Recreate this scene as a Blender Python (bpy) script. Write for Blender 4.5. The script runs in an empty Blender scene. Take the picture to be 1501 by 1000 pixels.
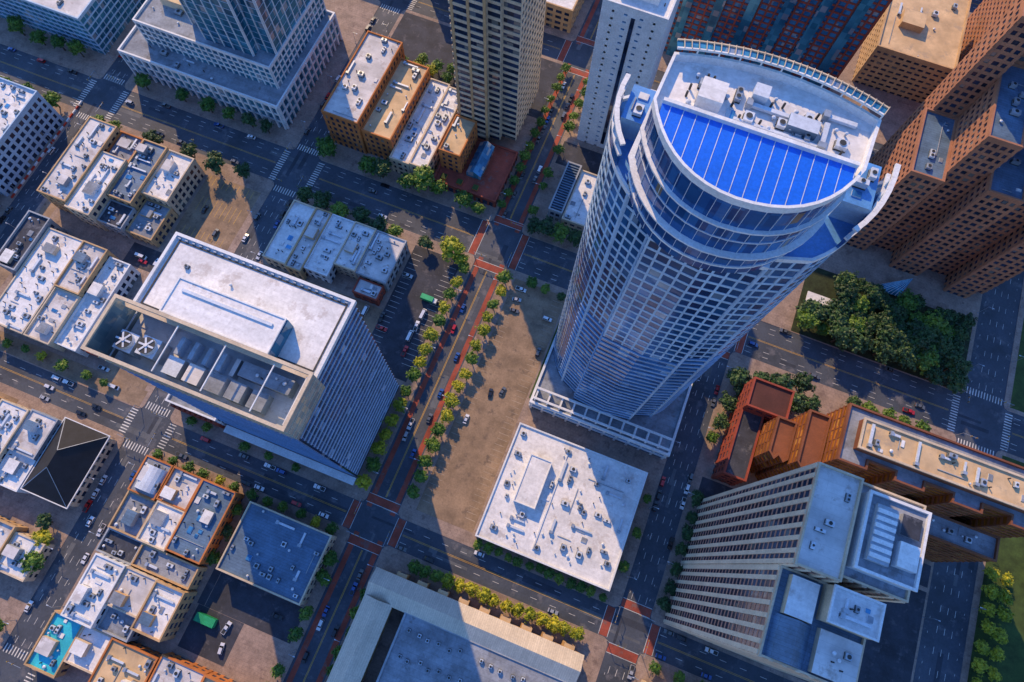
import bpy, math, random
from mathutils import Matrix, Vector
R=random.Random(7)
scene=bpy.context.scene
# ------------------------------------------------------------------ materials
MATS={}
def _nt(name):
    m=bpy.data.materials.new(name);m.use_nodes=True
    nt=m.node_tree;b=nt.nodes["Principled BSDF"]
    return m,nt,b
def mixc(nt,fac,a,b,mode='MIX'):
    n=nt.nodes.new("ShaderNodeMix");n.data_type='RGBA';n.blend_type=mode
    for idx,v in((0,fac),(6,a),(7,b)):
        if hasattr(v,"links"):nt.links.new(v,n.inputs[idx])
        elif idx==0:n.inputs[0].default_value=v
        else:n.inputs[idx].default_value=(*v,1)
    return n.outputs[2]
def ramp(nt,src,lo,hi):
    n=nt.nodes.new("ShaderNodeMapRange");nt.links.new(src,n.inputs[0]);n.inputs[1].default_value=lo;n.inputs[2].default_value=hi
    return n.outputs[0]
def noise(nt,vec,scale,detail=4,rough=.6):
    n=nt.nodes.new("ShaderNodeTexNoise");n.inputs["Scale"].default_value=scale;n.inputs["Detail"].default_value=detail;n.inputs["Roughness"].default_value=rough
    nt.links.new(vec,n.inputs["Vector"]);return n.outputs[0]
def pmat(name,col,rough=.85,metal=0,var=.25,scale=.12,fine=1.5,seam=None,stain=None,wall=False):
    if name in MATS:return MATS[name]
    m,nt,b=_nt(name)
    tc=nt.nodes.new("ShaderNodeTexCoord").outputs["Object"]
    lo=tuple(c*(1-var) for c in col);hi=tuple(min(1,c*(1+var*.6)) for c in col)
    f=ramp(nt,noise(nt,tc,scale,5,.65),.35,.65)
    c=mixc(nt,f,lo,hi)
    f2=ramp(nt,noise(nt,tc,fine,2,.7),.3,.7)
    c=mixc(nt,f2,c,mixc(nt,1,c,(.78,.78,.78),'MULTIPLY'))
    if stain:
        f3=ramp(nt,noise(nt,tc,stain[1],5,.7),.56,.66)
        c=mixc(nt,f3,c,stain[0])
    if seam:
        br=nt.nodes.new("ShaderNodeTexBrick");nt.links.new(tc,br.inputs["Vector"])
        br.inputs["Color1"].default_value=(1,1,1,1);br.inputs["Color2"].default_value=(.88,.88,.88,1);br.inputs["Mortar"].default_value=(seam[3],)*3+(1,)
        br.inputs["Scale"].default_value=1;br.inputs["Mortar Size"].default_value=seam[2];br.inputs["Mortar Smooth"].default_value=.3
        br.inputs["Brick Width"].default_value=seam[0];br.inputs["Row Height"].default_value=seam[1]
        c=mixc(nt,1,c,br.outputs[0],'MULTIPLY')
    nt.links.new(c,b.inputs["Base Color"])
    b.inputs["Roughness"].default_value=rough;b.inputs["Metallic"].default_value=metal
    MATS[name]=m;return m
def gmat(name,c1,c2,cell=(3,3,3.6),metal=.45,rough=.12,blind=.12,blindc=(.45,.5,.55)):
    if name in MATS:return MATS[name]
    m,nt,b=_nt(name)
    tc=nt.nodes.new("ShaderNodeTexCoord").outputs["Object"]
    sn=nt.nodes.new("ShaderNodeVectorMath");sn.operation='SNAP';nt.links.new(tc,sn.inputs[0]);sn.inputs[1].default_value=cell
    wn=nt.nodes.new("ShaderNodeTexWhiteNoise");nt.links.new(sn.outputs[0],wn.inputs[0])
    c=mixc(nt,wn.outputs[0],c1,c2)
    bl=nt.nodes.new("ShaderNodeMath");bl.operation='LESS_THAN';nt.links.new(wn.outputs[0],bl.inputs[0]);bl.inputs[1].default_value=blind
    c=mixc(nt,bl.outputs[0],c,blindc)
    big=ramp(nt,noise(nt,tc,.035,3,.6),.38,.62)
    c=mixc(nt,big,mixc(nt,1,c,(.42,.5,.62),'MULTIPLY'),c)
    nt.links.new(c,b.inputs["Base Color"])
    b.inputs["Metallic"].default_value=metal;b.inputs["Roughness"].default_value=rough
    bp=nt.nodes.new("ShaderNodeBump");bp.inputs["Strength"].default_value=.12;bp.inputs["Distance"].default_value=.5
    nt.links.new(noise(nt,tc,.25,2,.5),bp.inputs["Height"]);nt.links.new(bp.outputs[0],b.inputs["Normal"])
    MATS[name]=m;return m
A_ASPH=pmat("asphalt",(.062,.078,.11),.75,var=.35,scale=.05,fine=.9,stain=((.12,.125,.15),.12))
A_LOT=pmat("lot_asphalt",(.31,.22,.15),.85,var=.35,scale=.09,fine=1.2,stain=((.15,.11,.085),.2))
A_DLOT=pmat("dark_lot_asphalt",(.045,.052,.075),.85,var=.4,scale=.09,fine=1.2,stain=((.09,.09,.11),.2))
A_PAVE=pmat("pavement",(.37,.28,.24),.85,var=.25,scale=.15,fine=1,seam=(1.5,1.5,.04,.6),stain=((.20,.145,.13),.18))
A_KERB=pmat("kerb_concrete",(.45,.43,.40))
A_BRICKP=pmat("brick_paving",(.40,.085,.055),.85,var=.35,fine=2.5,seam=(.8,.4,.05,.7),stain=((.22,.11,.10),.2))
A_LINE=pmat("road_paint",(.75,.75,.73),.6,var=.3,fine=2,stain=((.35,.35,.35),.5))
A_LINE2=pmat("worn_road_paint",(.44,.38,.32),.7,var=.4,fine=2,stain=((.28,.22,.18),.4))
A_YEL=pmat("yellow_road_paint",(.8,.46,.05),.6,var=.2,fine=2)
A_GRASS=pmat("grass",(.05,.09,.02),.9,var=.4,scale=.2)
A_MULCH=pmat("planting_bed",(.03,.045,.02),.95,var=.5,scale=.3)
RW=pmat("white_roof",(.86,.87,.90),.7,var=.14,scale=.08,fine=.7,seam=(30,2.2,.05,.85),stain=((.55,.52,.52),.13))
RW2=pmat("pale_roof",(.72,.71,.73),.8,var=.24,scale=.1,fine=.8,seam=(18,3,.06,.78),stain=((.42,.38,.37),.16))
RG=pmat("grey_roof",(.31,.35,.42),.85,var=.35,scale=.1,fine=.9,seam=(14,2.6,.07,.7),stain=((.18,.19,.22),.15))
RD=pmat("dark_roof",(.05,.06,.09),.85,var=.4,scale=.12,fine=1,stain=((.11,.12,.15),.2))
RBLACK=pmat("black_shingle_roof",(.014,.016,.024),.8,var=.3,scale=.3,fine=2)
RS=pmat("slate_roof",(.12,.21,.34),.6,var=.3,scale=.12,fine=1,seam=(20,1.2,.06,.6))
RT=pmat("tan_roof",(.70,.50,.29),.75,var=.25,scale=.1,fine=.8,stain=((.42,.32,.22),.14))
RM=pmat("metal_seam_roof",(.70,.62,.52),.5,metal=.05,var=.12,seam=(.9,60,.07,.72))
RBLUE=pmat("blue_metal_roof",(.01,.17,.9),.35,metal=.05,var=.12,scale=.06)
RTER=pmat("blue_terrace_roof",(.10,.32,.75),.5,var=.2)
TEAL=pmat("teal_roof",(.04,.60,.80),.6)
GREENM=pmat("green_metal",(.02,.42,.18),.6)
W_WHITE=pmat("white_concrete",(.78,.81,.86),.7,var=.12)
W_PALE=pmat("pale_blue_concrete",(.40,.58,.80),.6,var=.15)
T_PALE=pmat("tower_blue_white_cladding",(.42,.60,.80),.5,var=.2,scale=.06)
T_SLAB=pmat("tower_slab_edge",(.38,.55,.78),.5,var=.25,scale=.05)
W_CREAM=pmat("cream_stone",(.66,.54,.40),.8,var=.18)
W_HOTEL=pmat("hotel_cream_fin",(.84,.72,.56),.75,var=.12)
W_TAN=pmat("tan_stone",(.58,.38,.20),.8,var=.2)
W_BRICK=pmat("orange_brick",(.56,.20,.06),.85,var=.25,fine=2.5)
W_RED=pmat("red_brick",(.34,.07,.045),.85,var=.25,fine=2.5)
W_PINK=pmat("pink_granite",(.44,.20,.12),.75,var=.2)
W_ROSE=pmat("rose_panel",(.56,.29,.21),.75,var=.18)
W_BROWN=pmat("brown_stone",(.24,.085,.04),.7,var=.25)
W_GREY=pmat("grey_concrete",(.36,.40,.46),.8,var=.2)
METAL=pmat("galvanised_metal",(.42,.48,.56),.45,metal=.4,var=.3,fine=.6)
DMET=pmat("dark_metal",(.05,.055,.06),.6,metal=.3)
LMET=pmat("light_metal_cladding",(.66,.73,.84),.5,metal=.1,var=.12)
FINM=pmat("blue_grey_fin_metal",(.24,.40,.64),.4,metal=.3,var=.15)
G_BLUE=gmat("blue_glass",(.03,.15,.34),(.10,.36,.64),cell=(2.25,2.25,2.1),metal=.35)
G_TL=gmat("teal_blue_glass",(.02,.14,.24),(.08,.36,.50),cell=(2.75,2.75,4.2),metal=.4)
G_FIN=gmat("office_glass",(.01,.03,.10),(.04,.13,.34),cell=(3,2.75,4.2),metal=.55,blind=.05,blindc=(.5,.6,.75))
G_TOW=gmat("tower_glass",(.012,.05,.16),(.05,.21,.48),cell=(3.3,3.3,4.2),metal=.45,blind=.07,blindc=(.35,.48,.62))
G_CRN=gmat("crown_glass",(.02,.08,.26),(.05,.22,.55),cell=(2.2,2.2,4),metal=.4,blind=.03,blindc=(.4,.3,.2))
G_DARK=gmat("dark_glass",(.012,.02,.045),(.05,.08,.16),metal=.3,blind=.1,blindc=(.25,.25,.24))
G_BRONZE=gmat("bronze_glass",(.28,.09,.015),(.85,.37,.05),metal=.45,rough=.15,blind=.08,blindc=(.9,.5,.12))
G_TEAL=gmat("teal_glass",(.03,.20,.32),(.12,.44,.60),metal=.4,blind=.1)
G_SCR=gmat("screen_glass",(.18,.30,.34),(.42,.52,.50),cell=(2,2,4.4),metal=.2,blind=.1,blindc=(.6,.55,.42))
# ------------------------------------------------------------------ mesh builder
def offset(poly,d):
    n=len(poly);out=[]
    for i in range(n):
        a,b,c=poly[i-1],poly[i],poly[(i+1)%n]
        e1=Vector((b[0]-a[0],b[1]-a[1])).normalized();e2=Vector((c[0]-b[0],c[1]-b[1])).normalized()
        n1=Vector((e1.y,-e1.x));n2=Vector((e2.y,-e2.x))
        m=n1+n2;k=m.length_squared
        if k<.2:m=n1;k=1;s=1
        else:s=2/k
        out.append((b[0]+m.x*d*s,b[1]+m.y*d*s))
    return out
def rect(x0,x1,y0,y1):return [(x0,y0),(x1,y0),(x1,y1),(x0,y1)]
class MB:
    def __init__(s,name):
        s.name=name;s.v=[];s.f=[];s.mi=[];s.mats=[]
    def m(s,mat):
        if mat not in s.mats:s.mats.append(mat)
        return s.mats.index(mat)
    def face(s,pts,mat):
        k=len(s.v);s.v.extend(pts);s.f.append(tuple(range(k,k+len(pts))));s.mi.append(s.m(mat))
    def prism(s,poly,z0,z1,side,top=None,bottom=False):
        n=len(poly);k=len(s.v)
        s.v.extend([(x,y,z0) for x,y in poly]);s.v.extend([(x,y,z1) for x,y in poly])
        a=s.m(side)
        for i in range(n):
            j=(i+1)%n;s.f.append((k+i,k+j,k+n+j,k+n+i));s.mi.append(a)
        s.f.append(tuple(range(k+n,k+2*n)));s.mi.append(s.m(top or side))
        if bottom:s.f.append(tuple(range(k+n-1,k-1,-1)));s.mi.append(a)
    def box(s,x0,x1,y0,y1,z0,z1,side,top=None,bottom=False):
        s.prism(rect(x0,x1,y0,y1),z0,z1,side,top,bottom)
    def ring(s,poly,di,do,z0,z1,mat):
        I=offset(poly,di);O=offset(poly,do);n=len(poly);k=len(s.v);a=s.m(mat)
        for P,z in((O,z0),(O,z1),(I,z1),(I,z0)):s.v.extend([(x,y,z) for x,y in P])
        for i in range(n):
            j=(i+1)%n
            for r in range(4):
                q=(r+1)%4
                s.f.append((k+r*n+i,k+r*n+j,k+q*n+j,k+q*n+i));s.mi.append(a)
    def obox(s,p0,p1,o0,o1,z0,z1,mat):
        e=Vector((p1[0]-p0[0],p1[1]-p0[1])).normalized();n=(e.y,-e.x)
        P=[(p0[0]+n[0]*o1,p0[1]+n[1]*o1),(p1[0]+n[0]*o1,p1[1]+n[1]*o1),(p1[0]+n[0]*o0,p1[1]+n[1]*o0),(p0[0]+n[0]*o0,p0[1]+n[1]*o0)]
        s.prism(P,z0,z1,mat,None,True)
    def cyl(s,x,y,r,z0,z1,side,top=None,n=12,r1=None):
        r1=r if r1 is None else r1;k=len(s.v);a=s.m(side)
        for rr,z in((r,z0),(r1,z1)):
            s.v.extend([(x+rr*math.cos(i*2*math.pi/n),y+rr*math.sin(i*2*math.pi/n),z) for i in range(n)])
        for i in range(n):
            j=(i+1)%n;s.f.append((k+i,k+j,k+n+j,k+n+i));s.mi.append(a)
        s.f.append(tuple(range(k+n,k+2*n)));s.mi.append(s.m(top or side))
    def gable(s,x0,x1,y0,y1,z,h,axis,roof,wall,ov=.5):
        if axis=='x':
            ym=(y0+y1)/2
            s.face([(x0-ov,y0-ov,z),(x1+ov,y0-ov,z),(x1+ov,ym,z+h),(x0-ov,ym,z+h)],roof)
            s.face([(x1+ov,y1+ov,z),(x0-ov,y1+ov,z),(x0-ov,ym,z+h),(x1+ov,ym,z+h)],roof)
            s.face([(x1,y0,z),(x1,y1,z),(x1,ym,z+h-.1)],wall);s.face([(x0,y1,z),(x0,y0,z),(x0,ym,z+h-.1)],wall)
        else:
            xm=(x0+x1)/2
            s.face([(x1+ov,y0-ov,z),(x1+ov,y1+ov,z),(xm,y1+ov,z+h),(xm,y0-ov,z+h)],roof)
            s.face([(x0-ov,y1+ov,z),(x0-ov,y0-ov,z),(xm,y0-ov,z+h),(xm,y1+ov,z+h)],roof)
            s.face([(x0,y0,z),(x1,y0,z),(xm,y0,z+h-.1)],wall);s.face([(x1,y1,z),(x0,y1,z),(xm,y1,z+h-.1)],wall)
    def facade(s,poly,z0,z1,glass,wall,fh=3.6,bay=3.6,bh=1.2,pb=.3,pw=.5,pp=.2,roof=None,par=1.1,pier=None,edges=None,parw=None):
        s.prism(poly,z0,z1,glass,roof or RG)
        nf=max(1,round((z1-z0)/fh));h=(z1-z0)/nf
        for i in range(nf):
            zc=z0+h*i
            s.ring(poly,-.1,pb,zc+h-bh,zc+h-(.004 if i==nf-1 else 0),wall)
        if pw:
            n=len(poly)
            for i in range(n):
                if edges and i not in edges:continue
                a=Vector(poly[i]);b=Vector(poly[(i+1)%n]);L=(b-a).length;e=(b-a)/L
                nb=max(1,round(L/bay))
                for k in range(nb+1):
                    t=L*k/nb
                    t=min(max(t,pw/2+.02),L-pw/2-.02)
                    s.obox(a+e*(t-pw/2),a+e*(t+pw/2),-.1,pp,z0+.01,z1-.05,pier or wall)
        if par:
            s.ring(poly,-.45,pb+.06,z1-.3,z1+par,parw or wall)
    def make(s,parent=None,shade=False):
        me=bpy.data.meshes.new(s.name);me.from_pydata(s.v,[],s.f)
        for m in s.mats:me.materials.append(m)
        me.polygons.foreach_set("material_index",s.mi)
        me.update()
        o=bpy.data.objects.new(s.name,me);bpy.context.collection.objects.link(o)
        return o
def hvac(M,x,y,z,w,l,h,rr):
    M.box(x-w/2,x+w/2,y-l/2,y+l/2,z+.3,z+.3+h,METAL if rr.random()<.65 else LMET,None,True)
    M.box(x-w/2-.1,x+w/2+.1,y-l/2-.1,y+l/2+.1,z,z+.3,DMET)
    M.box(x-w/2-.06,x+w/2+.06,y-l/2+.2,y+l/2-.2,z+.7,z+.1+h*.7,DMET)
    nfan=max(1,int(l/max(w,.8)))
    for i in range(nfan):
        fy=y-l/2+(i+.5)*l/nfan;r=min(w,l/nfan)*.36
        M.cyl(x,fy,r,z+.3+h,z+.3+h+.22,METAL,DMET,10)
def clutter(M,x0,x1,y0,y1,z,n,seed=0,big=1.):
    rr=random.Random(seed);used=[]
    t=0;c=0
    while c<n and t<n*12:
        t+=1
        k=rr.random()
        if k<.34:w,l=rr.uniform(1.3,2.6)*big,rr.uniform(2,4.2)*big
        elif k<.5:w,l=rr.uniform(.6,1.1),rr.uniform(4,10)
        elif k<.75:w=l=rr.uniform(.7,1.6)
        elif k<.85:w,l=rr.uniform(1.2,2.5),rr.uniform(1.2,3)
        else:w=l=.8
        if rr.random()<.5:W,L,sw=l,w,True
        else:W,L,sw=w,l,False
        if x1-x0<W+2 or y1-y0<L+2:continue
        x=rr.uniform(x0+1+W/2,x1-1-W/2);y=rr.uniform(y0+1+L/2,y1-1-L/2)
        if any(abs(x-a)<(W+c_)/2+.4 and abs(y-b)<(L+d)/2+.4 for a,b,c_,d in used):continue
        used.append((x,y,W,L));c+=1
        if k<.34:hvac(M,x,y,z,W,L,rr.uniform(1,1.8)*big,rr)
        elif k<.5:
            M.box(x-W/2,x+W/2,y-L/2,y+L/2,z+.35,z+1.05,LMET,None,True)
            if sw:M.box(x-W/2,x-W/2+1.2,y-.8,y+.8,z,z+1.6,METAL)
            else:M.box(x-.8,x+.8,y-L/2,y-L/2+1.2,z,z+1.6,METAL)
        elif k<.75:
            M.cyl(x,y,w*.32,z,z+.9,METAL,None,8);M.cyl(x,y,w*.5,z+.9,z+1.2,LMET,None,8,w*.2)
        elif k<.85:
            M.box(x-W/2,x+W/2,y-L/2,y+L/2,z,z+.4,LMET,rr.choice([G_BLUE,RG,RW]))
        else:M.cyl(x,y,.25,z,z+1.5,DMET,None,6)
    for i in range(max(1,n//6)):
        if rr.random()<.5:
            y=rr.uniform(y0+1.5,y1-1.5);a=rr.uniform(x0+1,(x0+x1)/2);b=rr.uniform(a+3,x1-1) if x1-1>a+3 else a+2
            if not any(abs(y-q[1])<q[3]/2+.3 and a<q[0]+q[2]/2 and b>q[0]-q[2]/2 for q in used):M.box(a,b,y-.12,y+.12,z+.15,z+.4,W_GREY,None,True)
        else:
            x=rr.uniform(x0+1.5,x1-1.5);a=rr.uniform(y0+1,(y0+y1)/2);b=rr.uniform(a+3,y1-1) if y1-1>a+3 else a+2
            if not any(abs(x-q[0])<q[2]/2+.3 and a<q[1]+q[3]/2 and b>q[1]-q[3]/2 for q in used):M.box(x-.12,x+.12,a,b,z+.15,z+.4,W_GREY,None,True)
def lowrise(name,x0,x1,y0,y1,h,wall,roof,n=8,seed=1,glass=None,bh=1.6,bay=4,pw=1.6,par=.9,M=None,z0=.15,big=1.,parw=None):
    own=M is None
    if own:M=MB(name)
    M.facade(rect(x0,x1,y0,y1),z0,h,glass or G_DARK,wall,fh=4,bay=bay,bh=bh,pb=.15,pw=pw,pp=.14,roof=roof,par=par,parw=parw)
    if n:clutter(M,x0,x1,y0,y1,h,n,seed,big)
    if own:return M.make()
# ------------------------------------------------------------------ ground, roads
g=MB("ground");S=4000
g.face([(-S,-S,0),(S,-S,0),(S,S,0),(-S,S,0)],A_ASPH);g.make()
COLS=[(-700,-590),(-560,-440),(-425,-303),(-289,-182),(-168,-66),(-50,57),(71,184),(203,320),(336,450),(466,600)]
ROWS=[(-350,-240),(-226,-124),(-110,-10),(3,137),(158,270),(286,400),(416,520),(536,640)]
def chamfer(x0,x1,y0,y1,c=2.5):
    return [(x0+c,y0),(x1-c,y0),(x1-c*.3,y0+c*.3),(x1,y0+c),(x1,y1-c),(x1-c*.3,y1-c*.3),(x1-c,y1),(x0+c,y1),(x0+c*.3,y1-c*.3),(x0,y1-c),(x0,y0+c),(x0+c*.3,y0+c*.3)]
pv=MB("pavement")
for c in COLS:
    for r in ROWS:
        pv.prism(chamfer(*c,*r),0,.15,A_KERB,A_PAVE)
pv.make()
mk=MB("road_markings")
def strip(x0,x1,y0,y1,mat,z=.006):mk.face([(x0,y0,z),(x1,y0,z),(x1,y1,z),(x0,y1,z)],mat)
VR=[(COLS[i][1],COLS[i+1][0]) for i in range(len(COLS)-1)]
HR=[(ROWS[i][1],ROWS[i+1][0]) for i in range(len(ROWS)-1)]
for (a,b) in VR:
    cen=(a+b)/2;cong=abs(cen+58)<1
    for (y0,y1) in ROWS:
        if cong:
            strip(a+1.2,a+3.6,y0-.5,y1+.5,A_BRICKP,.008);strip(b-3.2,b-.8,y0-.5,y1+.5,A_BRICKP,.008)
            strip(cen-.3,cen-.15,y0+6,y1-6,A_YEL);strip(cen+.15,cen+.3,y0+6,y1-6,A_YEL)
        else:
            for o in (-3.3,0,3.3):
                y=y0+6
                while y<y1-6:
                    strip(cen+o-.08,cen+o+.08,y,y+3,A_LINE);y+=9
            for xx in(a+2.4,b-2.4):
                y=y0+8
                while y<y1-8:
                    strip(xx-.07,xx+.07,y,y+.9,A_LINE);y+=6.5
for (a,b) in HR:
    cen=(a+b)/2;w=b-a
    for (x0,x1) in COLS:
        offs=(-w/2+2.6,-w/4,0,w/4,w/2-2.6) if w>16 else (-3.2,0,3.2)
        for o in offs:
            if abs(o)<.1:
                strip(x0+6,x1-6,cen-.3,cen-.18,A_YEL);strip(x0+6,x1-6,cen+.18,cen+.3,A_YEL);continue
            x=x0+6
            while x<x1-6:
                strip(x,x+3,cen+o-.08,cen+o+.08,A_LINE);x+=9
for (a,b) in VR:
    for (c,d) in HR:
        cong=abs((a+b)/2+58)<1 or (abs((a+b)/2-64)<1)
        if abs(a)>330 or abs(c)>330:continue
        for (x0,x1) in((a-5,a-1.5),(b+1.5,b+5)):
            if cong:strip(x0,x1,c+.3,d-.3,A_BRICKP,.010)
            y=c+.8
            while y<d-.8:
                if not cong:strip(x0,x1,y,y+.45,A_LINE,.010)
                y+=1.4
            if cong:
                strip(x0-.35,x0-.15,c+.3,d-.3,A_LINE,.010);strip(x1+.15,x1+.35,c+.3,d-.3,A_LINE,.010)
        for (y0,y1) in((c-5,c-1.5),(d+1.5,d+5)):
            if cong:
                strip(a+.3,b-.3,y0,y1,A_BRICKP,.013)
                strip(a+.3,b-.3,y0-.35,y0-.15,A_LINE,.013);strip(a+.3,b-.3,y1+.15,y1+.35,A_LINE,.013)
            else:
                x=a+.8
                while x<b-.8:
                    strip(x,x+.45,y0,y1,A_LINE,.013);x+=1.4
mk.make()
PATCH=pmat("asphalt_repair",(.04,.05,.075),.8,var=.3);PATCH2=pmat("worn_asphalt",(.12,.135,.16),.8,var=.3)
rp=MB("road_repairs");rr=random.Random(5)
for i in range(220):
    z=.0022
    if rr.random()<.5:
        a,b=rr.choice(VR[1:8]);x=rr.uniform(a+1,b-4);y=rr.uniform(-110,290);w=rr.uniform(1,3);l=rr.uniform(3,20)
    else:
        a,b=rr.choice(HR[1:5]);y=rr.uniform(a+1,b-4);x=rr.uniform(-350,240);w=rr.uniform(3,22);l=rr.uniform(1,3)
    z+=i*.000014
    rp.face([(x,y,z),(x+w,y,z),(x+w,y+l,z),(x,y+l,z)],rr.choice([PATCH,PATCH2]))
rp.make()
lt=MB("parking_lot_pavement")
def lot(x0,x1,y0,y1,mat,z=.156):lt.face([(x0,y0,z),(x1,y0,z),(x1,y1,z),(x0,y1,z)],mat)
def stalls(x0,x1,y,dy,mat=A_LINE,step=2.8,z=.164):
    x=x0
    while x<=x1:
        lt.face([(x-.07,y,z),(x+.07,y,z),(x+.07,y+dy,z),(x-.07,y+dy,z)],mat);x+=step
def stallsy(y0,y1,x,dx,mat=A_LINE2,step=2.8,z=.164):
    y=y0
    while y<=y1:
        lt.face([(x,y-.07,z),(x+dx,y-.07,z),(x+dx,y+.07,z),(x,y+.07,z)],mat);y+=step
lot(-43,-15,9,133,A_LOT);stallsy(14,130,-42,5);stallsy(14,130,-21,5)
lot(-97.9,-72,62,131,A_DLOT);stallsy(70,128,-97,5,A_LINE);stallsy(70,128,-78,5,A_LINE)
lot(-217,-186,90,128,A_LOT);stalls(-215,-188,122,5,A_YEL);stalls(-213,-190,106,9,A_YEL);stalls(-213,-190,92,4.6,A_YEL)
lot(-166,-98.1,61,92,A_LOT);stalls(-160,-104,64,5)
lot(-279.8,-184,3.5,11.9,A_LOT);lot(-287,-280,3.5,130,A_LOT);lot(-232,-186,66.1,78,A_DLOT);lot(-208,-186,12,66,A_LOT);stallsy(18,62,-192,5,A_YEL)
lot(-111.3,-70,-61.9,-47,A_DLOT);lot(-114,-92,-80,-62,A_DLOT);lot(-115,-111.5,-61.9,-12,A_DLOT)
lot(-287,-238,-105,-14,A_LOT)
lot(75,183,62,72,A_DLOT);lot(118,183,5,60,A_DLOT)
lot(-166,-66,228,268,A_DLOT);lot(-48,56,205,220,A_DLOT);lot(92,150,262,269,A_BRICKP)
lt.make()
for (x0,x1,y0,y1,nm,mm) in((96,182,158.5,198,"planting_bed",A_MULCH),(206,318,5,135,"grass",A_GRASS),(206,318,-108,-12,"grass",A_GRASS),(206,318,160,268,"grass",A_GRASS),(-14,-12.7,77,118,"grass",A_GRASS)):
    q=MB(nm);q.face([(x0,y0,.17),(x1,y0,.17),(x1,y1,.17),(x0,y1,.17)],mm);q.make()
# ------------------------------------------------------------------ main skyscraper
T=MB("curved_crown_skyscraper")
def arc(p0,p1,p2,n):
    out=[]
    for i in range(n+1):
        t=i/n;out.append(((1-t)**2*p0[0]+2*t*(1-t)*p1[0]+t*t*p2[0],(1-t)**2*p0[1]+2*t*(1-t)*p1[1]+t*t*p2[1]))
    return out
POD=rect(-12,55,73,120)
T.facade(POD,.15,11,G_BLUE,W_WHITE,fh=5.4,bay=6,bh=1.2,pb=.6,pw=1.0,pp=.5,roof=RG,par=1.2)
for i in range(11):T.box(-11+i*6,-10.2+i*6,74,80,11,14,W_WHITE)
T.box(-11.5,54.5,74,75,14,14.8,W_WHITE,None,True);T.box(-11.5,54.5,79,80,14.004,14.804,W_WHITE,None,True)
left=arc((-12,112),(-14,98),(-2,88),8)
right=arc((42,87),(52,96),(52,112),8)
SH=left+[(6,84),(6,81.5),(20,80),(33,81.5),(33,84)]+right+[(46,117),(-6,117)]
nS=len(SH)
ZB,ZM,ZT=11,100,178
T.prism(SH,ZB,ZT,G_TOW,RTER)
fh=4.2
nf=int((ZT-ZB)/fh);h=(ZT-ZB)/nf
for i in range(nf):
    z=ZB+h*i
    for k in range(nS):
        a=Vector(SH[k]);b=Vector(SH[(k+1)%nS]);L=(b-a).length
        if L<.3:continue
        glassy=k<7 or k in range(16,nS-2)
        if glassy and z<130:
            T.obox(a,b,-.05,.05,z+h-.25,z+h,T_SLAB)
        elif z<ZM:
            T.obox(a,b,-.1,.4,z+h-.7,z+h,T_SLAB)
        else:
            T.obox(a,b,-.1,.12,z+h-1.0,z+h,T_PALE)
for k in range(nS):
    a=Vector(SH[k]);b=Vector(SH[(k+1)%nS]);L=(b-a).length;e=(b-a)/L
    glassy=k<7 or k in range(16,nS-2)
    nb=max(1,round(L/3.3))
    for q in range(nb):
        t=L*q/nb
        c=a+e*max(t,.36)
        if not glassy:
            T.obox(c-e*.3,c+e*.3,-.1,.1,ZM+2,ZT-.1,T_PALE)
            if k in(9,12):T.obox(c-e*.3,c+e*.3,-.1,.3,ZB,ZM+2,T_PALE)
        else:
            T.obox(c-e*.05,c+e*.05,-.1,.1,ZB,130,FINM);T.obox(c-e*.28,c+e*.28,-.1,.1,130,ZT-.1,T_PALE)
for k in (8,9,12,13,14):
    a=Vector(SH[k]);T.cyl(a.x,a.y,.55,ZB,ZT-.2,W_PALE,None,8)
T.ring(SH,-.4,.35,ZT-.6,ZT+1.0,W_WHITE)
for side in(0,1):
    W=[p for p in (left if side==0 else right)]
    W=W[:7] if side==0 else W[2:]
    for k in range(len(W)-1):
        a=Vector(W[k]);b=Vector(W[k+1])
        T.obox(a,b,-.4,.3,ZT+1.2,ZT+5,G_CRN);T.obox(a,b,-.55,.4,ZT+5,ZT+5.7,W_WHITE)
        e=(b-a).normalized();T.obox(a,a+e*.5,-.4,.3,ZT+5.7,ZT+9,W_PALE)
        T.obox(a,b,-.7,.45,ZT+9,ZT+9.6,W_WHITE)
T.box(-10,-4,102,112,ZT,ZT+7,W_PALE,RTER);T.box(43,49.5,100,112,ZT,ZT+7,W_PALE,RTER)
clutter(T,-10,-4,102,112,ZT+7,3,3);clutter(T,43,49.5,100,112,ZT+7,3,4)
fr=arc((-3.5,91),(3,76.2),(17,75.8),9)[:-1]+arc((17,75.8),(33,76),(38,91),9)
back=arc((38.5,103),(18,110),(-3,103),10)
CR=fr+back
T.prism(CR,ZT,205.5,G_CRN,RW)
for z,do,hh in((ZT+3,.35,.6),(ZT+9.5,1.5,.5),(ZT+14.5,.2,.35),(ZT+19.5,.9,.5)):
    T.ring(CR,-.1,do,z,z+hh,W_WHITE if do>.3 else LMET)
for P in (fr,back):
    for k in range(len(P)-1):
        a=Vector(P[k]);b=Vector(P[k+1]);L=(b-a).length;e=(b-a)/L;nb=max(1,round(L/2.2))
        for q in range(nb):
            c=a+e*(L*q/nb+.1);T.obox(c,c+e*.1,-.05,.14,ZT,206,LMET)
T.ring(CR,-.3,.3,205.4,207.4,W_WHITE)
inner=offset(CR,-.35)
bf=[p for p in inner[:len(fr)] if p[1]<90.5]
bl=[(bf[0][0]-.2,90.5)]+bf+[(bf[-1][0]+.2,90.5)]
zb=lambda y:206.7+(y-76)*.05
T.face([(x,y,zb(y)) for x,y in bl],RBLUE)
T.box(bl[0][0],bl[-1][0],90.5,91.3,205.5,208.4,W_WHITE)
def front_y(x):
    for k in range(len(inner[:len(fr)])-1):
        a=inner[k];b=inner[k+1]
        if a[0]<=x<=b[0]:return a[1]+(b[1]-a[1])*(x-a[0])/(b[0]-a[0])
    return 90
x=0
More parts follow.
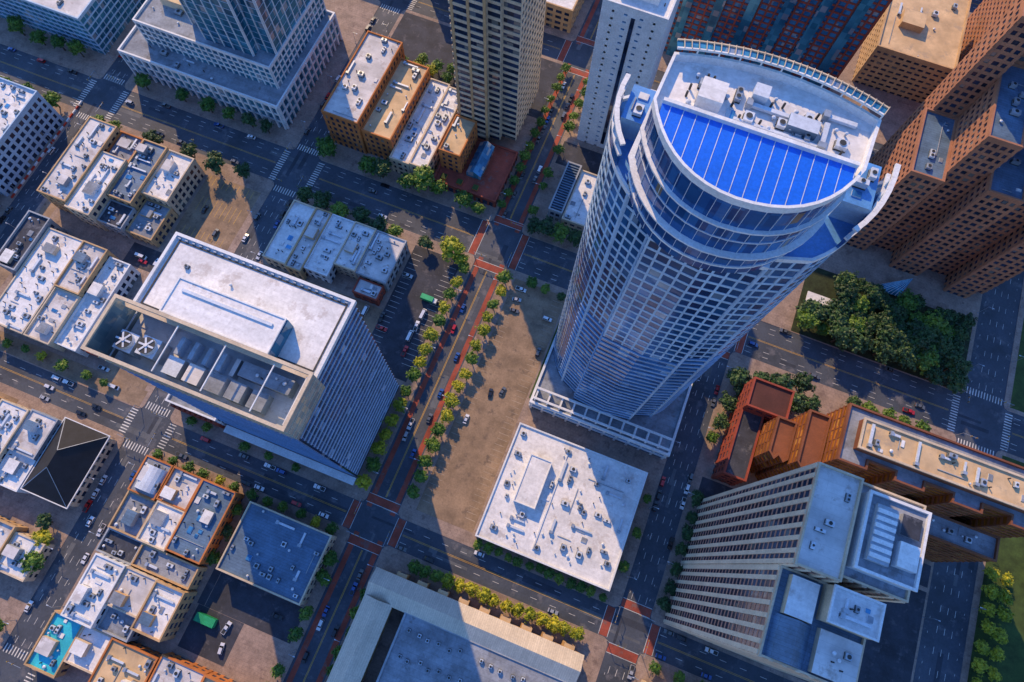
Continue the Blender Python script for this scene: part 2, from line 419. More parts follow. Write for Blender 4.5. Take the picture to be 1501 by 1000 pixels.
while x<37:
    y0=front_y(x)+.2
    if y0<89:T.face([(x-.08,y0,zb(y0)+.12),(x+.08,y0,zb(y0)+.12),(x+.08,90.4,zb(90.4)+.12),(x-.08,90.4,zb(90.4)+.12)],LMET)
    x+=2.6
clutter(T,0,36,92,102.5,205.5,40,11,.75)
T.box(4,9,94,99,205.5,208.5,LMET,RW);T.box(22,28,95,98,205.5,207.6,RS,LMET);T.box(14,17,99,102,205.5,208,LMET)
T.box(12,30,93.2,93.8,205.5,206.4,LMET)
for k in range(len(back)-1):
    a=Vector(back[k]);b=Vector(back[k+1])
    T.obox(a,b,-.2,.1,208.6,209.1,W_WHITE);T.obox(a,b,1.8,2.1,208.6,209.1,W_CREAM);T.obox(a,b,.1,1.8,208.7,208.8,G_TEAL)
    e=(b-a).normalized()
    for q in range(3):
        c=a+(b-a)*q/3;T.obox(c,c+e*.15,-.2,2.1,209.1,209.3,W_CREAM)
    T.obox(a,a+e*.3,-.1,.15,207.6,208.6,W_WHITE)
T.make()
# ------------------------------------------------------------------ left tower
L=MB("finned_glass_office_tower")
X0,X1,Y0,Y1=-140,-74,12,59
L.box(X0,X1,31,Y1,.15,108.8,G_FIN,RW)
L.box(X0,X1,Y0,31,.15,103,G_FIN,RW2)
n=25
for i in range(n):
    z=4.2*(i+1)
    L.box(X1,X1+.5,Y0+1,Y1-.4,z,z+.18,LMET,None,True)
    if z<103:L.box(X0,X1,Y0-.2,Y0,z,z+.45,FINM,None,True)
    L.box(X0-.3,X0,Y0,Y1,z,z+.5,LMET,None,True)
for k in range(17):
    y=Y0+1.5+k*2.75;L.box(X1,X1+.1,y,y+.1,4,108,FINM)
for k in range(23):
    x=X0+1+k*3.0;L.box(x,x+.12,Y0-.12,Y0,4,103,FINM)
L.ring(rect(X0,X1,31,Y1),-.6,.45,108,110.0,W_WHITE)
L.ring(rect(X0+1.6,X1-1.6,32.6,Y1-1.6),-.5,0,108.8,109.1,DMET)
for k in range(24):
    L.box(X0+1.1+k*2.7,X0+2.1+k*2.7,Y1-1.4,Y1-.9,108.8,109.6,METAL)
L.box(-127,-89,31.6,44,108.8,115.5,LMET,RW);L.box(-88.99,-88.5,32,44,109,115,G_TEAL)
L.ring(rect(-127,-89,31.6,44),-.3,.12,115.3,115.9,W_WHITE)
L.box(-124,-92,40,41,115.5,116.1,LMET)
for (x0,x1,y0,y1) in((X0-2,X1+1,Y0,Y0+.4),(X0-2,X0-1.6,Y0+.4,31),(X1+.6,X1+1,Y0+.4,31)):
    L.box(x0,x1,y0,y1,100,116,G_SCR)
L.ring(rect(X0-2,X1+1,Y0,31),-.8,.3,116,116.7,W_CREAM)
for z in(103,107,111.5):L.ring(rect(X0-2,X1+1,Y0,31),-.1,.15,z,z+.25,W_CREAM)
L.box(X0-1.7,X1+.7,29.5,31,111,111.6,W_CREAM,None,True)
k=X0+2
while k<X1:
    L.box(k,k+.15,Y0-.2,Y0,98,116,W_CREAM);k+=2
for k in(3,6,9,11):
    x=X0+4+k*5.6;L.box(x,x+.35,Y0+1.5,29.4,115.2,115.7,W_WHITE,None,True)
for (x,y) in((-135,19.5),(-127.4,20.5)):
    L.box(x-3.2,x+3.2,y-3.2,y+3.2,103,110,METAL,LMET);L.cyl(x,y,2.8,110,111.6,W_WHITE,DMET,20)
    for a in range(6):
        t=a*math.pi/3;L.obox((x,y),(x+2.6*math.cos(t),y+2.6*math.sin(t)),-.3,.3,111.65,111.8,LMET)
    L.cyl(x,y,.6,111.65,112.1,W_WHITE,None,8)
for i in range(5):L.box(-121+i*7.5,-115.5+i*7.5,15,21,103,107.5+R.random(),R.choice([W_GREY,METAL,LMET]),R.choice([RG,LMET,RW2]))
for i in range(4):L.box(-121+i*5,-119.5+i*5,22,28,103,107,LMET,METAL)
L.box(-98,-80,23,28,103,108,W_GREY,RG);L.box(-101,-99.5,22,28,103,107,METAL,RW2)
clutter(L,-96,-80,23,28,108,5,5,.8);clutter(L,-136,-92,46,57.5,108.8,2,8,.5)
L.facade(rect(-166,-141,11,57),.15,14,G_DARK,W_WHITE,fh=4.6,bay=5,bh=1,pw=.5,roof=RG)
L.box(-139,-73,8,11.5,5,5.8,W_WHITE,None,True)
for i in range(9):L.box(-165+i*2.7,-163.6+i*2.7,9.4,10.6,.15,11,W_RED)
clutter(L,-164,-143,14,55,14,9,6)
L.make()
# ------------------------------------------------------------------ centre white roof
M=MB("white_flat_roof_building")
M.facade(rect(-13,49,8.3,62),.15,9,G_DARK,W_WHITE,fh=4.4,bay=6,bh=2.2,pw=2,pb=.2,pp=.18,roof=RW,par=.8)
M.box(-3,7,28,50,9,12.5,W_WHITE,RW);M.ring(rect(-3,7,28,50),-.3,.1,12.4,12.9,W_WHITE)
clutter(M,-12,-4,10,60,9,12,21,.8);clutter(M,8,48,10,60,9,52,22,.85);clutter(M,-3,7,9,27,9,9,23,.9)
M.box(12,12.6,12,58,9,9.5,W_WHITE)
M.make()
# ------------------------------------------------------------------ hotel lower right
Hh=MB("striped_hotel_tower")
def striped(M,poly,z0,z1,roof,bay=3.9):
    M.facade(poly,z0,z1,G_DARK,W_ROSE,fh=3.6,bay=bay,bh=1.0,pb=.08,pw=1.4,pp=.4,roof=roof,par=1.2,pier=W_HOTEL,parw=W_CREAM)
striped(Hh,rect(77,90,31,61),.15,120,RW2)
striped(Hh,rect(90.6,110,33,61),.15,117,RG)
striped(Hh,rect(77,104,5,30.4),.15,111,RS)
Hh.facade(rect(111.2,127,20,60),.15,52,G_DARK,W_CREAM,fh=3.4,bay=3.6,bh=1.2,pw=.9,roof=RG)
Hh.facade(rect(104.8,122,5,19),.15,62,G_DARK,W_CREAM,fh=3.4,bay=3.6,bh=1.2,pw=.9,roof=RS)
Hh.box(92,109,36,58,117,122,LMET,RG);Hh.ring(rect(92,109,36,58),-.5,.3,122,123,W_WHITE)
Hh.box(94,100,39,55,122,124,W_GREY,METAL);Hh.box(101.5,107,40,47,122,125,LMET,RW);Hh.box(101.5,107,49,55,122,123.5,W_GREY,RD)
for i in range(7):Hh.box(94.2,99.8,40+i*2.1,41.2+i*2.1,124,124.6,W_WHITE)
Hh.box(90,104,20,30,111,118,W_CREAM,RW);Hh.ring(rect(90,104,20,30),-.4,.2,118,118.8,W_WHITE)
Hh.box(80,88,18,29,111,114,W_CREAM,RW)
Hh.gable(79,89,6,17,111,5,'y',RS,W_CREAM);Hh.box(91,103,6,18,111,113.5,W_CREAM,RW2)
Hh.gable(106,121,6,18,62.02,6,'y',RS,W_CREAM);Hh.gable(112,126,38,59,52.02,6,'y',RS,W_CREAM)
clutter(Hh,78,89,33,60,120,4,31,.7);clutter(Hh,91,103,21,29,118,6,32,.7);clutter(Hh,92,102,7,17,113.5,5,33,.7);clutter(Hh,112,126,21,37,52,7,34)
Hh.make()
# ------------------------------------------------------------------ brown complex
B=MB("bronze_glass_office_complex")
def brn(poly,z1,roof=RT):B.facade(poly,.15,z1,G_BRONZE,W_BROWN,fh=3.6,bay=5,bh=1.2,pb=.25,pw=.3,pp=.15,roof=roof,par=1.2)
def saw(x0,x1,y0,y1,n,d):
    P=[];w=(x1-x0)/n
    for i in range(n):
        P.append((x0+i*w,y0+ (d if i%2 else 0)));P.append((x0+(i+1)*w-.01,y0+(d if i%2 else 0)))
    return P+[(x1,y1),(x0,y1)]
brn(saw(107,184,84,107,7,3.5),60,RG)
def zig(x0,x1,y0,y1,n):
    P=[];w=(x1-x0)/n
    for i in range(n):P+=[(x0+i*w,y0+w*.6),(x0+i*w+w*.6,y0)]
    return P+[(x1,y0+w*.4),(x1,y1),(x0,y1)]
brn(zig(98,106.4,79,104,2),46,W_BROWN);brn(zig(89.5,97.4,82,100,2),36,W_BROWN);brn(zig(110,130,74,83.4,3),30,RD);brn(rect(131,183,74,83.4),40,RG)
B.box(112,180,90,102,60,64,W_BROWN,RT);B.ring(rect(112,180,90,102),-.5,.3,64,64.8,W_CREAM)
clutter(B,112,180,90,102,64,20,41);clutter(B,131,183,74,83,40,14,42);clutter(B,112,130,77,83,30,5,43)
B.facade(rect(79,97,104.5,118),.15,24,G_DARK,W_RED,fh=4,bay=4,bh=1.6,pw=1.4,roof=pmat("maroon_roof",(.10,.035,.03)),par=1)
B.facade(rect(79,88.8,73,104),.15,18,G_DARK,W_RED,fh=4,bay=4,bh=1.6,pw=1.4,roof=RD,par=1)
B.make()
# ------------------------------------------------------------------ pink stepped tower
P=MB("stepped_pink_granite_tower")
def pk(poly,z1):P.facade(poly,.15,z1,G_DARK,W_PINK,fh=3.8,bay=3.4,bh=1.6,pb=.3,pw=1.2,pp=.28,roof=RS,par=1.2)
steps=[(107,121,217,252,66),(121.6,135,222,262,92),(135.6,150,213,262,74),(150.6,164,219,262,112),(164.6,176,210,262,88),(176.6,184,216,262,140)]
for a in steps:pk(rect(*a[:4]),a[4])
pk(rect(110,121,252.6,266),120);pk(rect(122,150,262.6,269),140)
for a in steps:clutter(P,*a[:4],a[4],5,int(a[0]))
P.make()
# ------------------------------------------------------------------ north towers
N=MB("red_brick_glass_tower")
N.facade(rect(-18,78,300,322),.15,88,G_BLUE,W_RED,fh=3.6,bay=4.2,bh=1.0,pb=.3,pw=.9,pp=.5,roof=RG)
for i in range(6):N.box(-14+i*16,-9+i*16,298.2,299.4,.15,84,G_TEAL)
N.make()
N=MB("tan_parking_garage")
N.facade(rect(92,134,322,376),.15,27,G_DARK,W_TAN,fh=3.4,bay=4,bh=1.9,pb=.25,pw=1.4,pp=.24,roof=RT,par=1.2)
N.box(100,112,340,350,27,31,W_TAN,RT);clutter(N,92,134,322,376,27,10,50)
N.make()
N=MB("pink_office_block")
N.facade(rect(146,200,302,390),.15,54,G_DARK,W_PINK,fh=3.6,bay=3.6,bh=1.7,pw=1.2,roof=RT)
for i in range(4):N.box(150,196,310+i*18,314+i*18,54,56.5,W_CREAM,RT)
clutter(N,146,200,302,390,54,14,51);N.make()
N=MB("white_slab_tower")
N.facade(rect(-42,-14,224,262),.15,96,G_BLUE,W_WHITE,fh=4,bay=7,bh=2.9,pb=.3,pw=5.4,pp=.29,roof=RW)
N.box(-28.9,-27.1,223.4,223.69,4,92,G_DARK);N.box(-38,-20,230,250,96,100,W_WHITE,RW);clutter(N,-42,-14,224,262,96,6,52,.8)
N.make()
N=MB("cream_high_rise")
CP=[(-102,200),(-86,200),(-86,203),(-80,203),(-80,206),(-72,206),(-72,240),(-102,240)]
N.facade(CP,6,112,G_DARK,W_CREAM,fh=4.2,bay=3.6,bh=1.6,pb=.3,pw=1.1,pp=.32,roof=RT,par=1.2,edges=(1,3,5,6))
for i in range(3):N.obox((-101.5+i*7.5,200),(-100.3+i*7.5,200),-.1,.5,6,112,W_TAN)
N.facade(rect(-103,-68,167,199),.15,6,G_DARK,W_RED,fh=5,bay=4,bh=1.5,pw=1.2,roof=A_BRICKP,par=.8)
N.box(-88,-80,176,196,6,9,G_TEAL,G_BLUE);N.gable(-88,-80,176,196,9.02,3,'y',G_BLUE,G_TEAL,.1)
for i in range(3):N.box(-100+i*9,-97+i*9,169,172,6,7.2,W_BRICK,A_GRASS)
N.make()
N=MB("blue_glass_tower")
N.facade(rect(-287,-192,169,236),.15,18,G_TL,W_WHITE,fh=6,bay=4.6,bh=1.2,pb=.4,pw=1.0,pp=.9,roof=RG,par=1.2)
N.facade(rect(-276,-197,180,236),18,33,G_TL,W_WHITE,fh=3.7,bay=3.8,bh=.8,pb=.3,pw=.7,pp=.5,roof=RG,par=1.2)
TP=[(-247,190),(-236,190),(-236,184),(-208,184),(-208,189),(-197.5,189),(-197.5,232),(-247,232)]
N.facade(TP,33,130,G_TL,W_PALE,fh=4.2,bay=5.5,bh=.3,pb=.05,pw=.45,pp=.5,roof=RG,pier=W_WHITE)
clutter(N,-274,-249,184,230,33,10,53);N.box(-268,-252,195,215,33,38,W_CREAM,RT);clutter(N,-286,-200,170,179,18,7,54)
N.make()
N=MB("glass_office_block")
N.facade(rect(-395,-310,174,236),.15,26,G_TEAL,W_PALE,fh=3.8,bay=4,bh=.8,pw=.3,roof=RW2)
N.box(-370,-330,188,210,26,30,LMET,RW);clutter(N,-395,-310,174,236,26,16,55);N.make()
lowrise("orange_brick_block",-165,-145,171,226,26,W_BRICK,RW2,14,60,bay=3.2,pw=1.5)
lowrise("orange_brick_block",-144.4,-128,172,221,20,W_BRICK,RT,14,61,bay=3.2,pw=1.5)
lowrise("white_roof_shop",-127.4,-116.5,167,221,12,W_CREAM,RW,16,62)
lowrise("white_roof_shop",-116,-106.5,167,219,13.2,W_CREAM,RW,16,63)
N=MB("brown_brick_block");lowrise("",-102.4,-91,176,198.5,21,W_BRICK,RT,5,64,M=N,z0=6.1,bay=3.4,pw=1.6);N.make()
N=MB("louvred_roof_building");N.facade(rect(-40,-33,172,202),.15,9,G_DARK,W_GREY,fh=4,bay=4,bh=1.4,pw=1,roof=RD)
for i in range(18):N.box(-39.5,-33.5,173.5+i*1.55,174.1+i*1.55,9,9.9,RS)
N.make()
lowrise("white_roof_shop",-32,-16,170,201,7.5,W_CREAM,RW,8,66)
lowrise("white_roof_shop",-15,10,172,215,10,W_GREY,RG,10,67)
lowrise("brick_shop",12,50,165,215,14,W_TAN,RG,10,68)
xs=[-163,-150,-141,-128,-116,-99.5];hs=[9,9.8,9.2,10.4,9.6];y0=[93,92,95,102,102]
rf=[RW,RW2,RW,RW,RW2]
for i in range(5):
    N=MB("white_roof_shop");lowrise("",xs[i],xs[i+1]-.5,y0[i],127,hs[i],[W_CREAM,W_TAN,W_WHITE,W_CREAM,W_GREY][i],rf[i],12,70+i,M=N,par=.7,big=.8)
    if i in(1,3):N.box(xs[i]+2,xs[i]+7,110,116,hs[i],hs[i]+2.5,W_CREAM,RW2)
    N.make()
lowrise("brick_shop",-114,-101,93,101,7,W_RED,RW2,4,76)
def cluster(name,items,seed):
    for i,(a,b,c,d,h,w,r) in enumerate(items):
        N=MB(name);lowrise("",a,b,c,d,h,w,r,max(4,int((b-a)*(d-c)/26)),seed+i,par=R.choice([.6,.9,1.3]),M=N,big=.8)
        rr=random.Random(seed*7+i)
        if (b-a)>11 and (d-c)>14:
            px=rr.uniform(a+1,b-8);py=rr.uniform(c+1,d-8);ph=rr.uniform(1.6,4)
            N.box(px,px+rr.uniform(4,6.5),py,py+rr.uniform(4,7),h,h+ph,rr.choice([W_CREAM,W_WHITE,W_GREY,W_TAN]),rr.choice([RW,RW2,RG,RS]))
        N.make()
cluster("brick_shop",[(-278,-262,80,127,18,W_TAN,RW2),(-261.5,-248,78,112,17,W_CREAM,RW),(-261.5,-248,112.6,127,14,W_BRICK,RG),(-247.4,-234,92,127,15,W_TAN,RS),(-247.4,-234,79,91.4,11,W_GREY,RD),(-233.4,-219,100,127,13,W_CREAM,RW),(-233.4,-219,80,99.4,8,W_TAN,RG)],90)
cluster("white_roof_shop",[(-266,-246,14,66,12,W_CREAM,RW),(-245.4,-232,14,40,11,W_CREAM,RW2),(-245.4,-232,40.6,66,12.5,W_TAN,RW2),(-231.4,-220,16,64,9,W_WHITE,RW),(-219.4,-210,18,40,7,W_RED,RW2),(-279,-267,40,70,13,W_GREY,RD)],110)
cluster("flat_roof_warehouse",[(-350,-307,76,128,22,W_PALE,RW),(-350,-307,20,70,14,W_GREY,RG)],120)
cluster("brick_shop",[(-236,-222,-48,-16,12,W_CREAM,RW),(-221.4,-208,-34,-15,11,W_GREY,RW2),(-221.4,-208,-49,-34.6,9,W_WHITE,RW),(-215,-200,-80,-62,8,W_TAN,RW2),(-199.4,-185,-80,-64,7,W_CREAM,RW),(-236,-217,-104,-63,9,W_CREAM,RW2),(-268,-238,-48,-16,13,W_TAN,RG)],130)
N=MB("dark_hip_roof_building");N.facade(rect(-206,-185,-46,-14),.15,9,G_DARK,W_CREAM,fh=4.4,bay=4,bh=1.8,pw=1.6,roof=RD,par=0)
cs=[(-207,-47),(-184,-47),(-184,-13),(-207,-13)];ap=[(-195.5,-34,19),(-195.5,-26,19)]
N.face([(*cs[0],9.02),(*cs[1],9.02),ap[0]],RBLACK);N.face([(*cs[1],9.02),(*cs[2],9.02),ap[1],ap[0]],RBLACK)
N.face([(*cs[2],9.02),(*cs[3],9.02),ap[1]],RBLACK);N.face([(*cs[3],9.02),(*cs[0],9.02),ap[0],ap[1]],RBLACK)
N.ring([(-207,-47),(-184,-47),(-184,-13),(-207,-13)],0,.4,8.6,9.2,W_WHITE)
for c_,a_ in((cs[0],ap[0]),(cs[1],ap[0]),(cs[2],ap[1]),(cs[3],ap[1])):
    N.face([(c_[0]-.2,c_[1],9.15),(c_[0]+.2,c_[1],9.15),(a_[0]+.2,a_[1],a_[2]+.12),(a_[0]-.2,a_[1],a_[2]+.12)],W_GREY)
N.make()
cluster("brick_shop",[(-163,-150,-30,-14,10,W_BRICK,RG),(-149.4,-135,-29,-14,9,W_BRICK,RW2),(-134.4,-118,-46,-14,10.5,W_BRICK,RS),(-163,-149,-47,-30.6,8,W_TAN,RG),(-148.4,-135,-47,-29.6,9.4,W_CREAM,RW),(-163,-146,-57.5,-47.6,7,W_GREY,RD),(-145.4,-118,-57,-47.6,8,W_TAN,RG)],150)
N=MB("barrel_roof_shed")
for i in range(8):
    a0=math.pi*i/8;a1=math.pi*(i+1)/8
    N.face([(-156-5*math.cos(a0),-28,10+3*math.sin(a0)),(-156-5*math.cos(a0),-17,10+3*math.sin(a0)),(-156-5*math.cos(a1),-17,10+3*math.sin(a1)),(-156-5*math.cos(a1),-28,10+3*math.sin(a1))],LMET)
N.face([(-156-5*math.cos(math.pi*i/8),-28,10+3*math.sin(math.pi*i/8)) for i in range(9)],W_CREAM);N.make()
lowrise("grey_roof_building",-110.5,-71,-45,-15,10,W_CREAM,RS,22,170,par=.9,big=.8)
cluster("white_roof_shop",[(-160,-146,-84,-58,12,W_WHITE,RW),(-145.4,-131,-74,-58,11,W_CREAM,RW2),(-130.4,-117,-78,-58,12,W_TAN,RW),(-145.4,-131,-84,-74.6,8,W_GREY,RG),(-166,-152,-107,-85,6,W_TAN,TEAL),(-151.4,-138,-100,-85,7,W_CREAM,RW),(-137.4,-116,-104,-85,8,W_BRICK,RT),(-115,-95,-106,-83,8,W_BRICK,RW2),(-94.4,-70,-106,-83,9,W_BRICK,RT)],180)
N=MB("green_shipping_container");N.box(-112,-103,-68,-64.5,.16,3,GREENM)
for i in range(14):N.box(-111.8+i*.65,-111.5+i*.65,-68.1,-64.4,.3,3.06,GREENM)
N.make()
# ------------------------------------------------------------------ apartment building
N=MB("metal_roof_apartment_building")
N.facade(rect(-28,44,-70,-31),.15,13.5,G_DARK,W_GREY,fh=3.3,bay=4,bh=1.4,pw=1.5,roof=RG,par=.7)
N.facade(rect(-46,46,-30.4,-20),.15,14,G_DARK,W_TAN,fh=3.5,bay=4,bh=1.6,pw=1.6,roof=RM,par=0)
N.gable(-46,46,-30.4,-20,14.01,4,'x',RM,W_TAN,.9)
N.facade(rect(-46,-35,-106,-31),.15,14,G_DARK,W_TAN,fh=3.5,bay=4,bh=1.6,pw=1.6,roof=RM,par=0)
N.gable(-46,-35,-106,-31.5,14.01,4,'y',RM,W_TAN,.9)
for i in range(9):
    x=-38+i*9.5;N.box(x,x+4.5,-19.5,-17.6,.15,12,W_TAN,RT);N.box(x+.8,x+3.7,-17.59,-17.4,2,11,G_DARK)
for r_ in range(3):
    for i in range(14):
        if R.random()<.85:hvac(N,-24+i*4.6+R.uniform(-.8,.8),-37-r_*10+R.uniform(-.9,.9),13.5,1.4,1.4,1,R)
clutter(N,-27,43,-68,-60,13.5,10,190)
N.facade(rect(-34,44,-106,-72),.15,12,G_DARK,W_CREAM,fh=3.3,bay=4,bh=1.4,pw=1.5,roof=RW,par=.7);clutter(N,-33,43,-105,-73,12,30,191)
N.make()
lowrise("grey_roof_building",75,180,-105,-20,12,W_CREAM,RG,30,195)
N=MB("plaza_pavilion");N.box(98,111,174,181,3.4,3.9,W_WHITE,RW,True)
for x in(99,104.5,109.6):
    for y in(175,180):N.cyl(x,y,.2,.17,3.4,W_WHITE,None,8)
N.make()
N=MB("glass_fin_canopy")
N.face([(126,196,1.2),(143,197,1.2),(146,207,6)],G_TEAL)
for i in range(8):
    t=i/8;a=Vector((126,196,1.26)).lerp(Vector((143,197,1.26)),t);b=Vector((146,207,6.06));N.face([tuple(a),tuple(a+Vector((.35,0,0))),tuple(b)],W_WHITE)
for p in((127,196.3,1.2),(142,197.3,1.2),(145.4,206,5.5)):N.cyl(p[0],p[1],.15,.17,p[2],METAL,None,6)
N.make()
inner_cells={(2,3),(2,4),(3,2),(3,3),(3,4),(4,2),(4,3),(4,4),(5,2),(5,3),(5,4),(5,5),(6,2),(6,3),(6,4),(6,5),(7,2),(7,3),(7,4)}
for ci,c in enumerate(COLS):
    for ri,r in enumerate(ROWS):
        if (ci,ri) in inner_cells or (ci==7 and ri==1) or (ci==6 and ri==5):continue
        rr=random.Random(ci*31+ri)
        N=MB("city_block_building")
        mid=(c[0]+c[1])/2;my=(r[0]+r[1])/2
        for (a,b) in((c[0]+5,mid-4),(mid+4,c[1]-5)):
            for (d,e) in((r[0]+5,my-3),(my+3,r[1]-5)):
                hh=rr.choice([10,12,16,20,28]) 
                N.facade(rect(a,b,d,e),.15,hh,G_DARK,rr.choice([W_CREAM,W_TAN,W_BRICK,W_GREY,W_PINK]),fh=4,bay=5,bh=1.7,pw=1.6,roof=rr.choice([RW,RW2,RG,RT]))
                clutter(N,a,b,d,e,hh,8,ci*7+ri)
        N.make()
# ------------------------------------------------------------------ trees
def leafmat(name,dark,light):
    m,nt,b=_nt(name)
    tc=nt.nodes.new("ShaderNodeTexCoord").outputs["Object"]
    oi=nt.nodes.new("ShaderNodeObjectInfo")
    f=ramp(nt,noise(nt,tc,1.1,2,.6),.35,.65)
    c=mixc(nt,f,dark,light)
    hs=nt.nodes.new("ShaderNodeHueSaturation");nt.links.new(c,hs.inputs["Color"])
    mr=nt.nodes.new("ShaderNodeMapRange");nt.links.new(oi.outputs["Random"],mr.inputs[0]);mr.inputs[3].default_value=.475;mr.inputs[4].default_value=.52
    nt.links.new(mr.outputs[0],hs.inputs["Hue"])
    mr2=nt.nodes.new("ShaderNodeMapRange");nt.links.new(oi.outputs["Random"],mr2.inputs[0]);mr2.inputs[3].default_value=1.25;mr2.inputs[4].default_value=.75
    nt.links.new(mr2.outputs[0],hs.inputs["Value"])
    nt.links.new(hs.outputs[0],b.inputs["Base Color"]);b.inputs["Roughness"].default_value=.6
    return m
LM={'g':leafmat("green_leaves",(.025,.085,.015),(.12,.24,.02)),'y':leafmat("yellow_green_leaves",(.13,.19,.01),(.48,.46,.02)),'d':leafmat("dark_leaves",(.010,.04,.018),(.04,.11,.025))}
BARK=pmat("bark",(.09,.065,.045))
def treemesh(kind,seed):
    rr=random.Random(seed);M=MB("tree_mesh");lm=LM[kind]
    M.cyl(0,0,.22,0,2.6,BARK,None,7,.14)
    cl=[]
    lobes=[(0,0,4.9,1.6)]
    for i in range(7):
        a=i*6.28/7+rr.uniform(-.4,.4);d=rr.uniform(1.0,1.75);lobes.append((d*math.cos(a),d*math.sin(a),rr.uniform(3.5,4.7),rr.uniform(.95,1.45)))
    for (x,y,z,r) in lobes:
        a=Vector((0,0,2.2));b=Vector((x,y,z))
        s=Vector((.07,0,0));t=Vector((0,.07,0))
        M.face([tuple(a-s),tuple(a+s),tuple(b+s*.4),tuple(b-s*.4)],BARK);M.face([tuple(a-t),tuple(a+t),tuple(b+t*.4),tuple(b-t*.4)],BARK)
        k=len(M.v);nu,nv=8,5
        for i in range(nv+1):
            ph=math.pi*i/nv
            for j in range(nu):
                th=6.2832*j/nu;q=r*rr.uniform(.5,.86)
                M.v.append((x+q*math.sin(ph)*math.cos(th),y+q*math.sin(ph)*math.sin(th),z+q*.8*math.cos(ph)))
        for i in range(nv):
            for j in range(nu):
                j2=(j+1)%nu;M.f.append((k+i*nu+j,k+(i+1)*nu+j,k+(i+1)*nu+j2,k+i*nu+j2));M.mi.append(M.m(lm))
        for c in range(10):
            v=Vector((rr.gauss(0,1),rr.gauss(0,1),rr.gauss(.35,1))).normalized()*r*rr.uniform(.7,1.12)
            cl.append(b+Vector((v.x,v.y,v.z*.8)))
    for c in cl:
        cr=rr.uniform(.35,.6)
        for k in range(15):
            v=Vector((rr.gauss(0,1),rr.gauss(0,1),rr.gauss(0,1))).normalized()*cr*rr.uniform(.3,1.1)
            p=c+v;s=rr.uniform(.14,.27)
            nrm=(v.normalized()+Vector((rr.uniform(-.6,.6),rr.uniform(-.6,.6),rr.uniform(0,1.2)))).normalized()
            u=nrm.orthogonal().normalized();u.rotate(Matrix.Rotation(rr.uniform(0,6.28),3,nrm));w=nrm.cross(u)
            M.face([tuple(p-u*s),tuple(p+w*s*.75),tuple(p+u*s),tuple(p-w*s*.75)],lm)
    me=bpy.data.meshes.new("tree_mesh_"+kind);me.from_pydata(M.v,[],M.f)
    for m in M.mats:me.materials.append(m)
    me.polygons.foreach_set("material_index",M.mi);return me
TM={k:[treemesh(k,i*10+ord(k)) for i in range(4)] for k in 'gyd'}
def tree(x,y,d=6,kind='g',z=.15):
    o=bpy.data.objects.new({'g':"street_tree",'y':"yellow_green_street_tree",'d':"live_oak_tree"}[kind],R.choice(TM[kind]))
    s=d/5.2*R.uniform(.88,1.15);o.scale=(s,s*R.uniform(.9,1.1),s*R.uniform(.8,1.0));o.rotation_euler=(0,0,R.uniform(0,6.28));o.location=(x+R.uniform(-.6,.6),y+R.uniform(-.6,.6),z)
    bpy.context.collection.objects.link(o)
y=12
while y<130:
    if R.random()<.95:tree(-69,y,6.8,R.choice('ggy') if y<100 else R.choice('yg'))
    if R.random()<.95:tree(-47,y+3,6.8,R.choice('yyg'))
    y+=7.6
y=-104
while y<-16:
    tree(-68.5,y,6.4,'g') if R.random()<.85 else 0
    if R.random()<.6:tree(-48,y,6,'g')
    y+=8
y=168
while y<265:
    tree(-64,y,6,'g');tree(-48,y+3,6,'g') if R.random()<.8 else 0
    y+=8
for x,y,d,k in [(-107,162.5,16,'g'),(-115,161,11,'g'),(-99,163,10,'g'),(-78,133,14,'y'),(-72,130,8,'y'),(-137,161,12,'g'),(-130,162,10,'d'),(-163,162,10,'g'),(-84,162,9,'g'),(-75,161,8,'g'),
  (-160,132,10,'d'),(-151,132,10,'d'),(-140,131.5,10,'g'),(-129,132,10,'d'),(-118,131.5,10,'d'),(-109,131.5,10,'g'),(-92,132.5,9,'d'),
  (-235,163,9,'g'),(-222,163,9,'g'),(-210,163,9,'d'),(-200,163,9,'d'),(-252,163,9,'g'),(-275,163,9,'g'),
  (-250,132,10,'d'),(-228,132,10,'d'),(-213,132,10,'d'),(-197,133,9,'d'),(-275,132,9,'g'),(-284,131,8,'g'),
  (-44,162,10,'d'),(-38,163,11,'d'),(-30,162,10,'g'),(-22,163,10,'d'),(-34,132,6,'g'),(-27,132,6,'g'),(-18,131,6,'d'),
  (-320,168,10,'g'),(-332,168,10,'g'),(-345,167,10,'g'),(-360,168,10,'g'),(-313,134,9,'g'),(-330,134,9,'g'),(-345,133,9,'g'),
  (77,121,12,'d'),(86,124,12,'d'),(96,127,13,'d'),(105,130,12,'d'),(76,108,9,'d'),(112,122,11,'d'),(104,120,11,'d'),(75,98,8,'d'),
  (73,90,6,'g'),(140,131,8,'g'),(148,131,8,'g'),(156,131,8,'g'),(165,131,8,'g'),(131,131,8,'d'),
  (-265,9,5,'g'),(-256,8,5,'g'),(-247,9,5,'g'),(-238,8,5,'y'),(-225,8,6,'g'),(-213,8,6,'g'),(-203,8,5,'g'),
  (-188,-62,10,'y'),(-186,-72,9,'g'),(-192,-56,8,'d'),(-238,-56,8,'g'),(-186,-100,6,'g'),
  (-116,-20,6,'g'),(-116,-30,6,'d'),(-116,-42,6,'g'),(-68,-24,6,'g'),(-67,-33,6,'g'),
  (-156,7,5,'g'),(-148,7,5,'g'),(-128,6,5,'g'),(-115,6,5,'g'),(-101,6,5,'g')]:tree(x,y,d,k)
for x in range(-162,-70,8):tree(x,-12.3,5.5,R.choice('gyg'))
for i in range(13):tree(-11+i*4.9,5.4,5,'g')
for i in range(15):tree(-33+i*5.4,-13.4,6.4,'y' if i>2 else 'g')
for i in range(7):
    tree(74.5,12+i*8,6.5,'d')
    if i%2:tree(53,12+i*8,5,'g')
for i in range(4,7):tree(56,84+i*7,5,'g')
